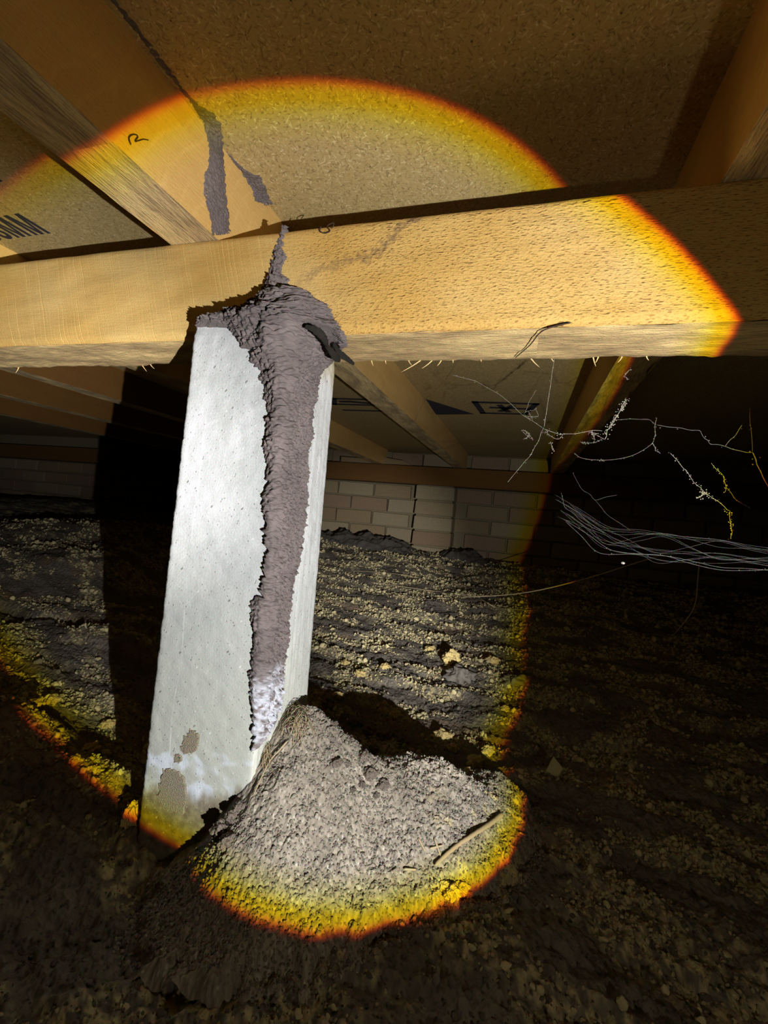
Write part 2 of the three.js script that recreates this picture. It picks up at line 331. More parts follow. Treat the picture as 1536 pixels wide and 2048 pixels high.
// printing on the underside of the sheets
const font = await new FontLoader().loadAsync('fonts/droid/droid_sans_bold.typeface.json');
function print(text, x, z, width, depth) {
  const g = new TextGeometry(text, { font, size: 1, depth: 0.05, curveSegments: 4 }); g.computeBoundingBox();
  const b = g.boundingBox; g.translate(-b.min.x, -b.min.y, 0); g.scale(width / (b.max.x - b.min.x) * U, depth / (b.max.y - b.min.y) * U, 0.008);
  g.rotateX(Math.PI / 2); at3(g, x, YC - 0.0008, z - depth);
  mesh('printed_lettering', g, M.ink, ceiling).userData.label = 'dark printed letters';
}
{ const a = on(-28, 470, 1, YC), b = on(96, 462, 1, YC); print('58MM', a[0], -1.10, b[0] - a[0], 0.115); }
{ const b = on(52, 392, 1, YC); print('LM', b[0] - 0.20, -0.86, 0.20, 0.11); }
function inkStrip(pts, w) {   // flat printed strokes on the sheet, pts in pixels
  const q = pts.map(([x, y]) => on(x, y, 1, YC)), parts = [];
  for (let i = 1; i < q.length; i++) {
    const a = q[i - 1], b = q[i], dx = b[0] - a[0], dz = b[2] - a[2], l = Math.hypot(dx, dz), g = new THREE.BoxGeometry((l + w) * U, 0.0006, w * U);
    g.rotateY(-Math.atan2(dz, dx)); parts.push(at3(g, (a[0] + b[0]) / 2, YC - 0.0008, (a[2] + b[2]) / 2));
  }
  return mergeGeometries(parts);
}
mesh('printed_frame', inkStrip([[950, 804], [1072, 808], [1050, 828], [966, 826], [950, 804]], 0.05), M.ink, ceiling);
mesh('printed_star', mergeGeometries([inkStrip([[985, 815], [1056, 818]], 0.05), inkStrip([[1000, 811], [1016, 823]], 0.05), inkStrip([[1024, 812], [1002, 822]], 0.05)]), M.ink, ceiling);
mesh('printed_frame', inkStrip([[668, 797], [745, 799], [775, 811], [668, 808], [668, 797]], 0.05), M.ink, ceiling);
mesh('printed_stroke', inkStrip([[684, 803], [700, 803]], 0.06), M.ink, ceiling); mesh('printed_stroke', inkStrip([[712, 804], [735, 806]], 0.06), M.ink, ceiling);
mesh('printed_stroke', inkStrip([[690, 820], [765, 822]], 0.05), M.ink, ceiling);
{ const s = new THREE.Shape(), q = [[852, 798], [948, 828], [872, 829]].map(([x, y]) => on(x, y, 1, YC)); q.forEach((p, i) => s[i ? 'lineTo' : 'moveTo'](p[0] * U, p[2] * U));
  const g = new THREE.ExtrudeGeometry(s, { depth: 0.0006, bevelEnabled: false }); g.rotateX(Math.PI / 2); g.translate(0, (YC + Y0) * U - 0.0003, 0); mesh('printed_pennant', g, M.ink, ceiling); }

// ---------------------------------------------------------------- joists
// grid box: rough sawn timber with slightly wavy arrises; sides with their own uv; long = 'z' or 'x'
function joistFaces(x0, x1, z0, z1, sd) {
  const rows = 260, prof = [[x0, YC], [x0, YJ], [x1, YJ], [x1, YC]];
  const seg = (a, b, n, vflip) => gridGeometry(rows, n + 1, (i, j) => {
    const z = lerp(z0, z1, i / (rows - 1)), t = j / n, e = 0.004 * fbm(z * 6, sd + (a[0] + b[0]) * 3 + t * 2, 3), edge = 0.010 * clamp(n2(z * 5, sd)) * (vflip ? t ** 6 : 0);
    const x = lerp(a[0], b[0], t), y = lerp(a[1], b[1], t);
    return [(x + (a[0] === b[0] ? e * 0.4 : -edge)) * U, (y + (a[0] === b[0] ? 0 : e * 0.5 + edge) + Y0) * U, z * U];
  }, (i, j) => { const z = lerp(z0, z1, i / (rows - 1)); return [z * U / 0.9 + sd * 0.17, Math.hypot(lerp(a[0], b[0], j / n) - a[0], lerp(a[1], b[1], j / n) - a[1]) * U / (vflip ? 0.08 : 0.14) + sd * 0.31]; });
  return { left: seg(prof[0], prof[1], 4), bottom: seg(prof[1], prof[2], 8, true), right: seg(prof[2], prof[3], 4) };
}
const dimmedBrownJoist = std({ map: joistMap, bumpMap: joistBump, bumpScale: 0.0012, color: 0x806c46 });  // browner timber, colour darkened further to offset the added fill from the torch
function joist(x0, x1, label, sd, wood = M.joist) {
  const t = thing('floor_joist', label, 'joist', [0, 0, 0], 'floor joists'), off = W(0, 0, 0).negate();
  const f = joistFaces(x0, x1, -6.62, 1.6, sd);
  const sides = mergeGeometries([f.left, f.right, boxUV(x0 + 0.012, x1 - 0.012, YJ + 0.012, YC, -6.6, 1.58, 0.5)]);
  for (const g of [sides, f.bottom]) g.translate(off.x, off.y, off.z);
  mesh('body', sides, wood, t); const u = mesh('underside', f.bottom, M.grey, t); u.userData.label = 'weathered grey grained underside';
  return t;
}
joist(-0.995, -0.84, 'sawn timber joist carrying the grey mud streak above the stump', 1.7);
joist(0.31, 0.465, 'joist at the right whose underside shows as a pale lit strip under the beam', 2.9);
joist(-2.22, -2.065, 'joist just showing at the left frame edge above the beam', 4.2);
joist(-3.26, -3.105, 'nearer of the joist sides seen under the beam left of the stump', 5.6, dimmedBrownJoist);
joist(-4.36, -4.2, 'farther lower joist side seen under the beam left of the stump', 6.3, dimmedBrownJoist);
joist(-5.6, -5.44, 'dim joist far beyond the stump at the left', 7.7, dimmedBrownJoist);

// ---------------------------------------------------------------- bearer
const bearer = thing('bearer', 'long pale yellow sawn timber beam resting on the concrete stump', 'beam');
{
  const off = W(0, 0, 0).negate(), sh = (g) => g.translate(off.x, off.y, off.z), X0 = -6, X1 = 4.4, rows = 900;
  const ux = (x) => (x - BX0) / (BX1 - BX0), zb = -1.205;
  const arris = (x) => 0.006 * clamp(fbm(x * 9, 2, 3) + 0.1), arrisB = (x) => 0.010 * fbm(x * 7, 8, 3) + (x < -1.02 && x > -1.32 ? 0.012 * smooth(-1.32, -1.1, x) : 0);
  const xs = (i) => { const t = i / (rows - 1); return t < 0.12 ? lerp(X0, -2.1, t / 0.12) : t > 0.9 ? lerp(0.7, X1, (t - 0.9) / 0.1) : lerp(-2.1, 0.7, (t - 0.12) / 0.78); };
  const front = gridGeometry(rows, 33, (i, j) => { const x = xs(i), t = j / 32, y = lerp(YB + arris(x) * 0.4, YJ - 0.002, t); return [x * U, (y + Y0) * U, (-1 - 0.006 * (t < 0.04 || t > 0.97 ? 1 : 0) + 0.003 * fbm(x * 3, y * 9, 2)) * U]; }, (i, j) => [ux(xs(i)), j / 32]);
  const bottom = gridGeometry(rows, 17, (i, j) => { const x = xs(i), t = j / 16, z = lerp(zb + arrisB(x), -1.004, t); return [x * U, (YB + Y0 + 0.004 * fbm(x * 5, z * 22, 3) + (t < 0.05 ? 0.006 : 0) + (t > 0.97 ? arris(x) * 0.4 : 0)) * U, z * U]; }, (i, j) => [xs(i) * U, j / 16]);
  front.index.array.reverse(); bottom.index.array.reverse(); front.computeVertexNormals(); bottom.computeVertexNormals();
  mesh('front_face', sh(front), M.bearer, bearer).userData.label = 'yellow sawn front face with one muddy trail';
  mesh('underside', sh(bottom), M.bearerBottom, bearer).userData.label = 'weathered streaky grey underside';
  mesh('core', sh(boxUV(X0, X1, YB + 0.012, YJ, zb + 0.012, -1.012, 0.5)), M.joist, bearer);
  // torn fibres hanging from the rear lower arris: [pixel x, length, lean]
  for (const [px, len, lean] of [[283, 0.05, 1], [300, 0.03, 1.4], [40, 0.05, -0.5], [742, 0.03, 0.5], [770, 0.02, 0.4], [815, 0.03, 0.8], [846, 0.07, -1.4], [868, 0.05, -1.1], [884, 0.035, -0.6], [905, 0.02, 0.2], [960, 0.015, 0.5], [1058, 0.05, 0.9], [1100, 0.02, 0.8], [1184, 0.05, 0.3], [1196, 0.03, -0.4], [1244, 0.03, -0.6], [1290, 0.02, 0.6]]) {
    const p = on(px, 728, 2, zb + 0.01), a = W(p[0], YB + 0.006, zb + 0.012), b = W(p[0] + lean * len * 0.3, YB - len * 0.2, zb + 0.012), c = W(p[0] + lean * len * 0.6, YB - len * 0.45, zb + 0.014);
    mesh('splinter', sh(tube([a, b, c], 0.0009, 0.0002, 6, 4)), M.splinter, bearer);
  }
}

// ---------------------------------------------------------------- brick wall at the back with its pier, and the plate on it
const wallBack = structure(mesh('wall_back', boxUV(-11, 4.4, -1.2, YC, -7.2, -6.82), M.mortar)); wallBack.userData.label = 'pale brick foundation wall at the back';
const brickMats = [[0.46, 0.34, 0.19], [0.49, 0.38, 0.22], [0.43, 0.30, 0.18], [0.45, 0.31, 0.20], [0.52, 0.42, 0.26]].map((c) => { const m = std({ bumpMap: soilBump, bumpScale: 0.003, map: soilTint }); m.color.setRGB(...c); return m; });
const brickGeos = [0, 1, 2].map((k) => {
  const g = new RoundedBoxGeometry(0.585 * U, 0.2 * U, 0.12 * U, 1, 0.004), p = g.attributes.position;
  for (let i = 0; i < p.count; i++) p.setXYZ(i, p.getX(i) + 0.0025 * n3(p.getX(i) * 30, p.getY(i) * 30, k * 7), p.getY(i) + 0.0025 * n3(p.getY(i) * 30 + 4, p.getX(i) * 30, k * 5), p.getZ(i) + 0.003 * n3(p.getX(i) * 20, p.getY(i) * 20, 9 + k));
  g.computeVertexNormals(); return g;
});
function brick(x, y, z, parent, sx = 1, sz = 1, mat) {
  const b = mesh('brick', brickGeos[Math.floor(rnd() * 3)], mat ?? brickMats[Math.floor(rnd() * 5)], parent);
  b.position.copy(W(x, y, z + rr(-0.012, 0.012))); b.scale.set(sx, 1, sz); return b;
}
const COURSE = 0.222;
for (let k = 0; k < 6; k++) {
  const y = YB - COURSE * (k + 0.5) + 0.0;
  for (let j = 0; j < 26; j++) {
    const x = -10.6 + 0.612 * (j + (k % 2) * 0.5) + (k % 2 ? 0 : 0.06);
    if (x > 4.2 || (x > -6.2 && x < -3.4) || (x > -1.45 && x < -1.0)) continue;
    brick(x, y, -6.80, wallBack);
  }
}
for (const [a, b] of [[-4.1, -3.3], [-3.05, -2.3], [-2.03, -1.02], [-0.80, 0.3], [0.5, 1.5]]) {   // the course between the joist ends
  const n = Math.max(1, Math.round((b - a) / 0.62)); for (let i = 0; i < n; i++) brick(a + (b - a) * (i + 0.5) / n, (YJ + YC) / 2, -6.80, wallBack, (b - a) / n / 0.612, 1, brickMats[i % 2 ? 4 : 3]);
}
const pier = thing('brick_pier', 'single brick wide pier standing out from the back wall under the timber plate', 'pier', [-1.24, -0.7, -6.6]);
{ const c = boxUV(-1.24 - 0.26, -1.24 + 0.26, -0.95, YB, -6.78, -6.47); c.translate(...W(-1.24, -0.7, -6.6).negate().toArray()); mesh('mortar', c, M.mortar, pier);
  for (let k = 0; k < 6; k++) { const b = brick(-1.24, YB - COURSE * (k + 0.5), -6.59, pier, 0.97, 2.6, brickMats[[4, 1, 4, 2, 4, 0][k]]); b.position.sub(pier.position); } }
const plate = thing('wall_plate', 'dark brown timber plate lying along the top of the back brick wall', 'beam', [0, 0, 0]);
{ const g = new RoundedBoxGeometry(15 * U, (YJ - YB - 0.01) * U, 0.36 * U, 3, 0.003); const p = g.attributes.position, t = g.attributes.uv; for (let i = 0; i < p.count; i++) t.setXY(i, p.getX(i) / 0.9, p.getY(i) / 0.12 + p.getZ(i) / 0.12);
  g.translate(-3.4 * U, ((YJ + YB) / 2 - 0.003) * U, -6.59 * U); mesh('timber', g, std({ map: joistMap, bumpMap: joistBump, bumpScale: 0.001, color: 0x80705a }), plate); }
// broken board end lying on the plate left of the middle joist
{ const s = new THREE.Shape(); [[-2.75, 0], [-1.62, 0], [-1.75, 0.06], [-2.12, 0.10], [-2.22, 0.14], [-2.3, 0.06], [-2.75, 0.075]].forEach(([x, y], i) => s[i ? 'lineTo' : 'moveTo'](x * U, y * U));
  const g = new THREE.ExtrudeGeometry(s, { depth: 0.12 * U, bevelEnabled: true, bevelSize: 0.001, bevelThickness: 0.001, bevelSegments: 1 }); g.translate(0, (YJ + Y0 + 0.004) * U, -6.56 * U);
  tag(mesh('board_offcut', g, std({ color: 0x8a7656, bumpMap: chipBump, bumpScale: 0.001 })), 'broken dark board offcut lying on the wall plate beside the stump', 'board'); }
// spoil heaped at the foot of the wall
function heap(px, w, h, d, label, sd) {
  const c = [on(px, 1100, 2, -6.15)[0], 0, -6.15], y0 = base(c[0], c[2]) - 0.04;
  const g = gridGeometry(40, 90, (i, j) => { const v = i / 39 * 2 - 1, u = j / 89 * 2 - 1, e = Math.max(0, 1 - u * u) * Math.max(0, 1 - v * v), x = c[0] + u * w, z = c[2] + v * d; return [x * U, (y0 + h * Math.pow(e, 0.6) * (0.75 + 0.45 * fbm(x * 2.2 + sd, z * 3, 3)) + 0.03 * fbm(x * 9, z * 9 + sd, 3) + Y0) * U, z * U]; });
  g.index.array.reverse(); g.computeVertexNormals();
  tag(mesh('spoil_heap', g, std({ color: 0x4e4943, bumpMap: soilBump, bumpScale: 0.004 })), label, 'heap', 'spoil heaps along the back wall');
}
heap(705, 0.95, 0.26, 0.4, 'long dark spoil heap at the wall foot left of the brick pier', 2);
heap(925, 0.36, 0.22, 0.3, 'small rounded dark spoil heap at the wall foot right of the brick pier', 5);

// ---------------------------------------------------------------- concrete stump
const stump = thing('concrete_stump', 'pale grey square concrete stump holding up the timber beam', 'stump', [-0.69, -0.85, -1.06]);
{
  const per = 160, rows = 420, zb = -1.19;
  const g = gridGeometry(rows, per + 1, (i, j) => {
    const v = i / (rows - 1), Y = lerp(SH0, SH1, v), t = (j % per) / per * 4, F = Math.floor(t), f = t - F;
    const xl = lerp(-0.862, -0.816, clamp((Y + 0.847) / 1.26, -0.4, 1)), xr = -0.548, zf = -0.919;
    const pts = [[xl, zb], [xl, zf], [xr, zf], [xr, zb]], a = pts[F], b = pts[(F + 1) % 4];
    let x = lerp(a[0], b[0], f), z = lerp(a[1], b[1], f);
    // arrises: a little rounded and chipped
    const e = Math.min(f, 1 - f), near = smooth(0.05, 0, e), cx = (xl + xr) / 2, cz = (zb + zf) / 2, corner = f < 0.5 ? F : (F + 1) % 4;
    const chip = near * (0.010 + (corner === 1 ? 0.012 : 0.006) * clamp(fbm(Y * 22, corner * 9, 3) + 0.25)), topEdge = smooth(0.985, 1, v);
    x += (cx - x) * chip * 1.2; z += (cz - z) * chip * 1.2;
    const rough = 0.0016 * fbm3(x * 20, Y * 20, z * 20, 3);
    x += rough + (cx - x) * 0.02 * topEdge; z += rough + (cz - z) * 0.02 * topEdge;
    return [(x + 0.69) * U, (Y + 0.85) * U, (z + 1.06) * U];
  }, (i, j) => [j / per, i / (rows - 1)]);
  g.index.array.reverse(); g.computeVertexNormals();
  mesh('shaft', g, M.concrete, stump);
  const cap = boxUV(-0.80, -0.565, 0.35, 0.411, -1.17, -0.935, 0.3); cap.translate(0.69 * U, (0.85 - Y0 - 0.85 + Y0 - 0.0) * U - Y0 * U, 1.06 * U); cap.translate(0, 0.85 * U, 0);
  mesh('top', cap, std({ color: 0x8d8b85, bumpMap: soilBump, bumpScale: 0.001 }), stump);
  // mud splashes stuck to the front face near the foot (pixel outline -> patch on the face)
  const splash = (pts, label) => {
    const q = pts.map(([x, y]) => on(x, y, 2, -0.919)), s = new THREE.Shape(); const pp = [];
    for (let i = 0; i < q.length; i++) { const a = q[i], b = q[(i + 1) % q.length]; for (let k = 0; k < 6; k++) pp.push([lerp(a[0], b[0], k / 6) + 0.008 * fbm(i * 3 + k * 0.9, 5, 2), lerp(a[1], b[1], k / 6) + 0.008 * fbm(i * 3 + k * 0.9, 15, 2)]); }
    pp.forEach(([x, y], i) => s[i ? 'lineTo' : 'moveTo']((x + 0.69) * U, (y + 0.85) * U));
    const g2 = new THREE.ExtrudeGeometry(s, { depth: 0.0012, bevelEnabled: true, bevelSize: 0.0008, bevelThickness: 0.001, bevelSegments: 2 }); g2.translate(0, 0, (-0.919 + 1.06) * U - 0.0008);
    mesh('mud_splash', g2, std({ color: 0x948a74, bumpMap: repeat(soilBump, 18, 18), bumpScale: 0.0018 }), stump).userData.label = label;
  };
  splash([[382, 1462], [398, 1470], [392, 1500], [374, 1506], [364, 1502], [368, 1482]], 'small brown mud splash halfway across the face');
  splash([[352, 1512], [362, 1512], [362, 1522], [353, 1523]], 'tiny mud spot below the small splash');
  splash([[328, 1542], [352, 1540], [368, 1558], [372, 1600], [366, 1630], [338, 1618], [318, 1600], [322, 1565]], 'broad brown mud splash near the left arris');
}

// ---------------------------------------------------------------- termite mud
// rows of pixels [left, right] on planes: stump front (z -0.919), its right face (x -0.548), bearer face (z -1)
function stepRows(list, n) {   // linear interpolation of arrays along list by cumulated length
  const L = [0]; for (let i = 1; i < list.length; i++) L.push(L[i - 1] + Math.max(0.004, Math.hypot(...list[i].slice(0, 3).map((v, k) => v - list[i - 1][k])), Math.hypot(...list[i].slice(6, 9).map((v, k) => v - list[i - 1][6 + k]))));
  const out = []; let k = 1;
  for (let i = 0; i < n; i++) { const s = L.at(-1) * i / (n - 1); while (k < list.length - 1 && L[k] < s) k++; const t = clamp((s - L[k - 1]) / (L[k] - L[k - 1])); out.push([...list[k].map((v, m) => lerp(list[k - 1][m], v, t)), s]); }
  return out;
}
const SF = (x, y) => on(x, y, 2, -0.919), SR = (x, y) => on(x, y, 0, -0.548), BF = (x, y) => on(x, y, 2, -1.0);
function mudMesh(list, rows, cols, opt) {
  const R = stepRows(list, rows), pel = opt.pellet, nA = opt.nA ?? [0, 0, 1];
  return gridGeometry(rows, cols, (i, j) => {
    const r = R[i], L = r.slice(0, 3), C = r.slice(3, 6), E = r.slice(6, 9), thick = r[9], round = r[10], s = r[11] ?? 0, t = j / (cols - 1);
    const dL = Math.hypot(...C.map((v, k) => v - L[k])) + 1e-6, dE = Math.hypot(...E.map((v, k) => v - C[k])) + 1e-6, q = dL / (dL + dE);
    const rag = 0.012 * (opt.rag ?? 1), jl = rag * (fbm(s * 45, 3 + opt.sd, 3)), jr = rag * fbm(s * 45, 33 + opt.sd, 3), len = dL + dE, tt = lerp(jl / len, 1 + jr / len, t);
    const lin = (u) => u < q ? L.map((v, k) => lerp(v, C[k], u / q)) : C.map((v, k) => lerp(v, E[k], (u - q) / (1 - q)));
    const w = 0.16 * round, P = [0, 1, 2].map((k) => { let a = 0; for (let m = -2; m <= 2; m++) a += lin(clamp(tt + m * w * 0.5 * smooth(0, 0.3, Math.min(t, 1 - t)), -0.05, 1.05))[k]; return a / 5; });
    const turn = smooth(q - 0.22, q + 0.22, tt), nB = r.nB ?? opt.nB ?? [1, 0, 0], fold = round > 0 ? turn : 0, n = nA.map((v, k) => lerp(v, nB[k], fold)), nl = Math.hypot(...n);
    const e = Math.min(t, 1 - t) * len, prof = Math.pow(clamp(e / 0.035), 0.55) * (0.55 + 0.45 * Math.sin(Math.PI * t));
    const pv = pellets(P[0] / pel, P[1] / pel, P[2] / pel), big = fbm3(P[0] * 14, P[1] * 14, P[2] * 14 + opt.sd, 3), fine = fbm3(P[0] * 90, P[1] * 90, P[2] * 90, 2);
    const bulge = round * 0.016 * Math.exp(-(((tt - q) / 0.2) ** 2)), endK = smooth(0, 0.02, s) * smooth(0, 0.02, (R.at(-1)[11] ?? 1) - s);
    const h = (t === 0 || t === 1 || i === 0 || i === rows - 1) ? -0.012 : thick * prof * (0.9 + 0.45 * big) * lerp(0.35, 1, endK) + bulge + (opt.grain ?? 1) * (0.013 * Math.min(pv, 0.7) + 0.007 * fine - 0.005) * clamp(prof * 2);
    return [0, 1, 2].map((k) => (P[k] + n[k] / nl * h + (k === 1 ? Y0 : 0)) * U);
  }, (i, j, a) => [a[0] * 8, a[1] * 8], (i, j, a) => {
    const x = a[0] / U, y = a[1] / U - Y0, z = a[2] / U, b = fbm3(x * 8, y * 8, z * 8, 3), f = fbm3(x * 150, y * 150, z * 150, 2);
    let c = mixc([0.125, 0.100, 0.094], [0.185, 0.150, 0.142], clamp(0.5 + 0.7 * b + 0.25 * f));
    if (opt.salt) { const k = smooth(-0.39, -0.47, y + 0.05 * b) * smooth(-0.1, 0.45, fbm3(x * 30, y * 30, z * 30, 3) + 0.35 * smooth(-0.56, -0.52, x) + 0.15) * smooth(-0.66, -0.52, y); c = mixc(c, [0.50, 0.51, 0.56], k * 0.9); }
    return c;
  });
}
{
  const S = (ly, lx, rx, ry, th = 0.02) => { const L = SF(lx, ly), R = SR(rx, ry ?? ly), y = (L[1] + R[1]) / 2; return [...L, -0.548, y, -0.919, ...R, th, 1]; };
  const B = (lx, ly, rx, ry, th, C) => { const L = BF(lx, ly), R = BF(rx, ry), c = C ?? L.map((v, k) => lerp(v, R[k], 0.6)); return [...L, ...c, ...R, th, C ? 1 : 0]; };
  const rows = [
    S(1500, 506, 548, 1450, 0.012), S(1485, 508, 552, 1436, 0.02), S(1432, 510, 560, 1408, 0.025), S(1387, 505, 566, 1372), S(1344, 501, 567, 1330), S(1316, 508, 571, 1310), S(1292, 508, 575, 1290), S(1260, 512, 579, 1265), S(1239, 503, 577, 1239), S(1208, 500, 584, 1211), S(1196, 506, 584, 1200), S(1190, 524, 585, 1186),
    S(1158, 528, 591, 1150), S(1109, 536, 601, 1116), S(1084, 531, 605, 1085), S(1039, 531, 610, 1045), S(1017, 529, 614, 1010), S(993, 530, 614, 990), S(968, 539, 615, 950), S(916, 536, 617, 907), S(895, 525, 621, 890), S(874, 537, 625, 870), S(846, 531, 625, 840), S(831, 539, 626, 826), S(806, 534, 631, 806), S(770, 528, 637, 776), S(757, 516, 638, 765), S(742, 521, 640, 752), S(727, 498, 645, 742, 0.036), S(702, 505, 652, 734, 0.04), S(696, 483, 657, 728, 0.044),
  ];
  // over the top of the stump, then up the face of the bearer
  const L1 = SF(472, 672), L2 = SF(458, 655);
  rows.push([...L1, -0.548, 0.395, -0.915, ...SR(664, 719), 0.05, 1]);
  rows.push([...L2, -0.550, 0.418, -0.915, ...BF(688, 690), 0.055, 1]);
  rows.push([...SF(395, 653), -0.555, 0.432, -0.925, ...BF(686, 674), 0.055, 1]);
  rows.push([...SF(390, 649), -0.56, 0.440, -0.930, ...BF(664, 655), 0.055, 1]);
  rows.push(B(421, 644, 660, 632, 0.05, [-0.57, 0.46, -0.945])); rows.push(B(464, 640, 652, 620, 0.05, [-0.58, 0.475, -0.955])); rows.push(B(483, 626, 638, 608, 0.045, [-0.59, 0.495, -0.968])); rows.push(B(504, 616, 620, 592, 0.04, [-0.60, 0.515, -0.98]));
  rows.push(B(520, 600, 597, 585, 0.032)); rows.push(B(524, 583, 582, 574, 0.028)); rows.push(B(530, 566, 580, 556, 0.026)); rows.push(B(538, 548, 563, 549, 0.022)); rows.push(B(543, 521, 568, 531, 0.02)); rows.push(B(545, 508, 577, 513, 0.02)); rows.push(B(551, 495, 566, 496, 0.018)); rows.push(B(556, 472, 568, 474, 0.016)); rows.push(B(565, 447, 575, 449, 0.012));
  const g = mudMesh(rows, 900, 130, { pellet: 0.0125, salt: true, sd: 1 });
  tag(mesh('mud_shelter_tube', g, M.mud), 'broad grey brown termite mud tube climbing the stump corner and fanning onto the beam', 'mud tube');
}
{
  const JX = -0.84, P = (x, y) => { const a = on(x, y, 0, JX); return a[1] <= YC ? a : on(x, y, 1, YC); };
  const J = (lx, ly, rx, ry, th = 0.012) => {
    const L = P(lx, ly), R = P(rx, ry), fold = L[1] < YC - 0.002 && R[1] > YC - 0.002, z = (L[2] + R[2]) / 2;
    return [...L, ...(fold ? [JX, YC, z] : L.map((v, k) => (v + R[k]) / 2)), ...R, th, 0];
  };
  const opt = { pellet: 0.012, nA: [0.75, -0.66, 0], nB: [0, -1, 0], grain: 0.55, rag: 0.7 };
  tag(mesh('mud_shelter_tube', mudMesh([J(425, 472, 462, 466), J(424, 464, 460, 462), J(420, 440, 458, 436), J(415, 415, 457, 425), J(409, 395, 454, 400), J(407, 380, 452, 378), J(409, 352, 451, 350), J(416, 325, 449, 328), J(418, 305, 446, 300), J(414, 270, 443, 262), J(406, 245, 441, 246), J(398, 230, 425, 224), J(385, 210, 402, 212), J(370, 192, 380, 193), J(330, 143, 341, 141), J(300, 104, 316, 106), J(268, 62, 286, 66), J(240, 26, 256, 28), J(205, -22, 216, -22)], 420, 50, { ...opt, sd: 4 }), M.mud), 'narrow grey mud tube running up the joist side to the chipboard', 'mud tube');
  tag(mesh('mud_shelter_tube', mudMesh([J(532, 414, 546, 412), J(526, 408, 545, 406), J(508, 400, 541, 400), J(506, 385, 533, 378), J(500, 372, 524, 360), J(489, 354, 521, 350), J(480, 340, 508, 350), J(468, 326, 486, 336), J(458, 312, 466, 316), J(452, 303, 456, 302)], 220, 40, { ...opt, sd: 8 }), M.mud), 'short side branch of mud beside the narrow mud tube on the joist', 'mud tube');
}

// dark strips of packing squeezed between the stump top and the beam
function strip(pts, w, label, nrm) {
  const v = pts.map((p) => W(...p)), c = new THREE.CatmullRomCurve3(v), n = 40;
  const g = gridGeometry(n + 1, 9, (i, j) => { const t = i / n, p = c.getPointAt(t), a = (j / 8) * Math.PI * 2, ww = w * U * (0.25 + Math.sin(Math.PI * clamp(t * 0.9 + 0.08))) * (1 + 0.3 * n2(i * 0.4, 3)), th = 0.0012; return [p.x + nrm[0] * Math.cos(a) * ww + 0.5 * Math.sin(a) * th, p.y + nrm[1] * Math.cos(a) * ww + Math.sin(a) * th, p.z + nrm[2] * Math.cos(a) * ww + 0.5 * Math.sin(a) * th]; }, (i, j) => [i / n, j / 8]);
  tag(mesh('packing_strip', g, M.strip), label, 'strip', 'packing strips over the stump');
}
const A = (x, y, z) => on(x, y, 2, z);
strip([A(612, 653, -0.885), A(628, 658, -0.89), A(645, 672, -0.905), A(656, 692, -0.935)], 0.0075, 'dark curled strip poking out of the mud under the beam', [0.75, 0.6, 0]);
strip([A(652, 690, -0.94), A(662, 702, -0.96), A(672, 716, -1.0), A(680, 722, -1.05)], 0.007, 'brown crumbly strip between the mud and the right edge of the stump', [0.75, 0.6, 0]);
strip([A(668, 688, -1.0), A(678, 704, -1.02), A(692, 716, -1.06), A(708, 728, -1.1)], 0.006, 'dark slaty strip under the beam right of the mud', [0.75, 0.6, 0]);

// ---------------------------------------------------------------- loose soil: crumbs nobody could count, then the clods and scraps one can
function lumpGeometry(detail, k, flat = 0.75) {
  const g = mergeVertices(new THREE.IcosahedronGeometry(1, detail).deleteAttribute('uv').deleteAttribute('normal')), p = g.attributes.position, uv = new Float32Array(p.count * 2);
  for (let i = 0; i < p.count; i++) { const x = p.getX(i), y = p.getY(i), z = p.getZ(i), s = 1 + 0.32 * n3(x * 1.1 + k * 5, y * 1.1, z * 1.1) + 0.16 * n3(x * 3, y * 3 + k * 9, z * 3) + 0.09 * n3(x * 8 + k, y * 8, z * 8); p.setXYZ(i, x * s, y * s * flat, z * s); uv[i * 2] = x * 0.1; uv[i * 2 + 1] = z * 0.1 + y * 0.07; }
  g.setAttribute('uv', new THREE.BufferAttribute(uv, 2)); g.computeVertexNormals(); return g;
}
function crumbs(name, label, mat, count, place, color) {
  const im = setUp(new THREE.InstancedMesh(lumpGeometry(1, count % 7), mat, count)), m = new THREE.Matrix4(), q = new THREE.Quaternion(), e = new THREE.Euler(), s = new THREE.Vector3(); let n = 0, guard = 0;
  while (n < count && guard++ < count * 30) {
    const p = place(); if (!p) continue; const [x, z, r] = p, y = top(x, z);
    e.set(rnd() * 6, rnd() * 6, rnd() * 6); q.setFromEuler(e); s.set(r * rr(0.8, 1.3), r * rr(0.6, 1), r).multiplyScalar(U);
    m.compose(W(x, y + r * 0.25, z), q, s); im.setMatrixAt(n, m); const c = color(x, z); im.setColorAt(n, new THREE.Color().setRGB(...c)); n++;
  }
  im.count = n; im.name = numbered(name); im.userData.kind = 'stuff'; im.userData.label = label; scene.add(im); return im;
}
const polar = (r0, r1, a0 = -1.25, a1 = 0.75) => { const r = r0 * Math.pow(r1 / r0, rnd()), a = rr(a0, a1); return [r * Math.sin(a), 0.1 - r * Math.cos(a), r]; };
const white = std({ color: 0xffffff, roughness: 1, bumpMap: soilBump, bumpScale: 0.001 });
const outside = (x, z) => z < -6.5 || (x > -0.9 && x < -0.52 && z > -1.23 && z < -0.88);
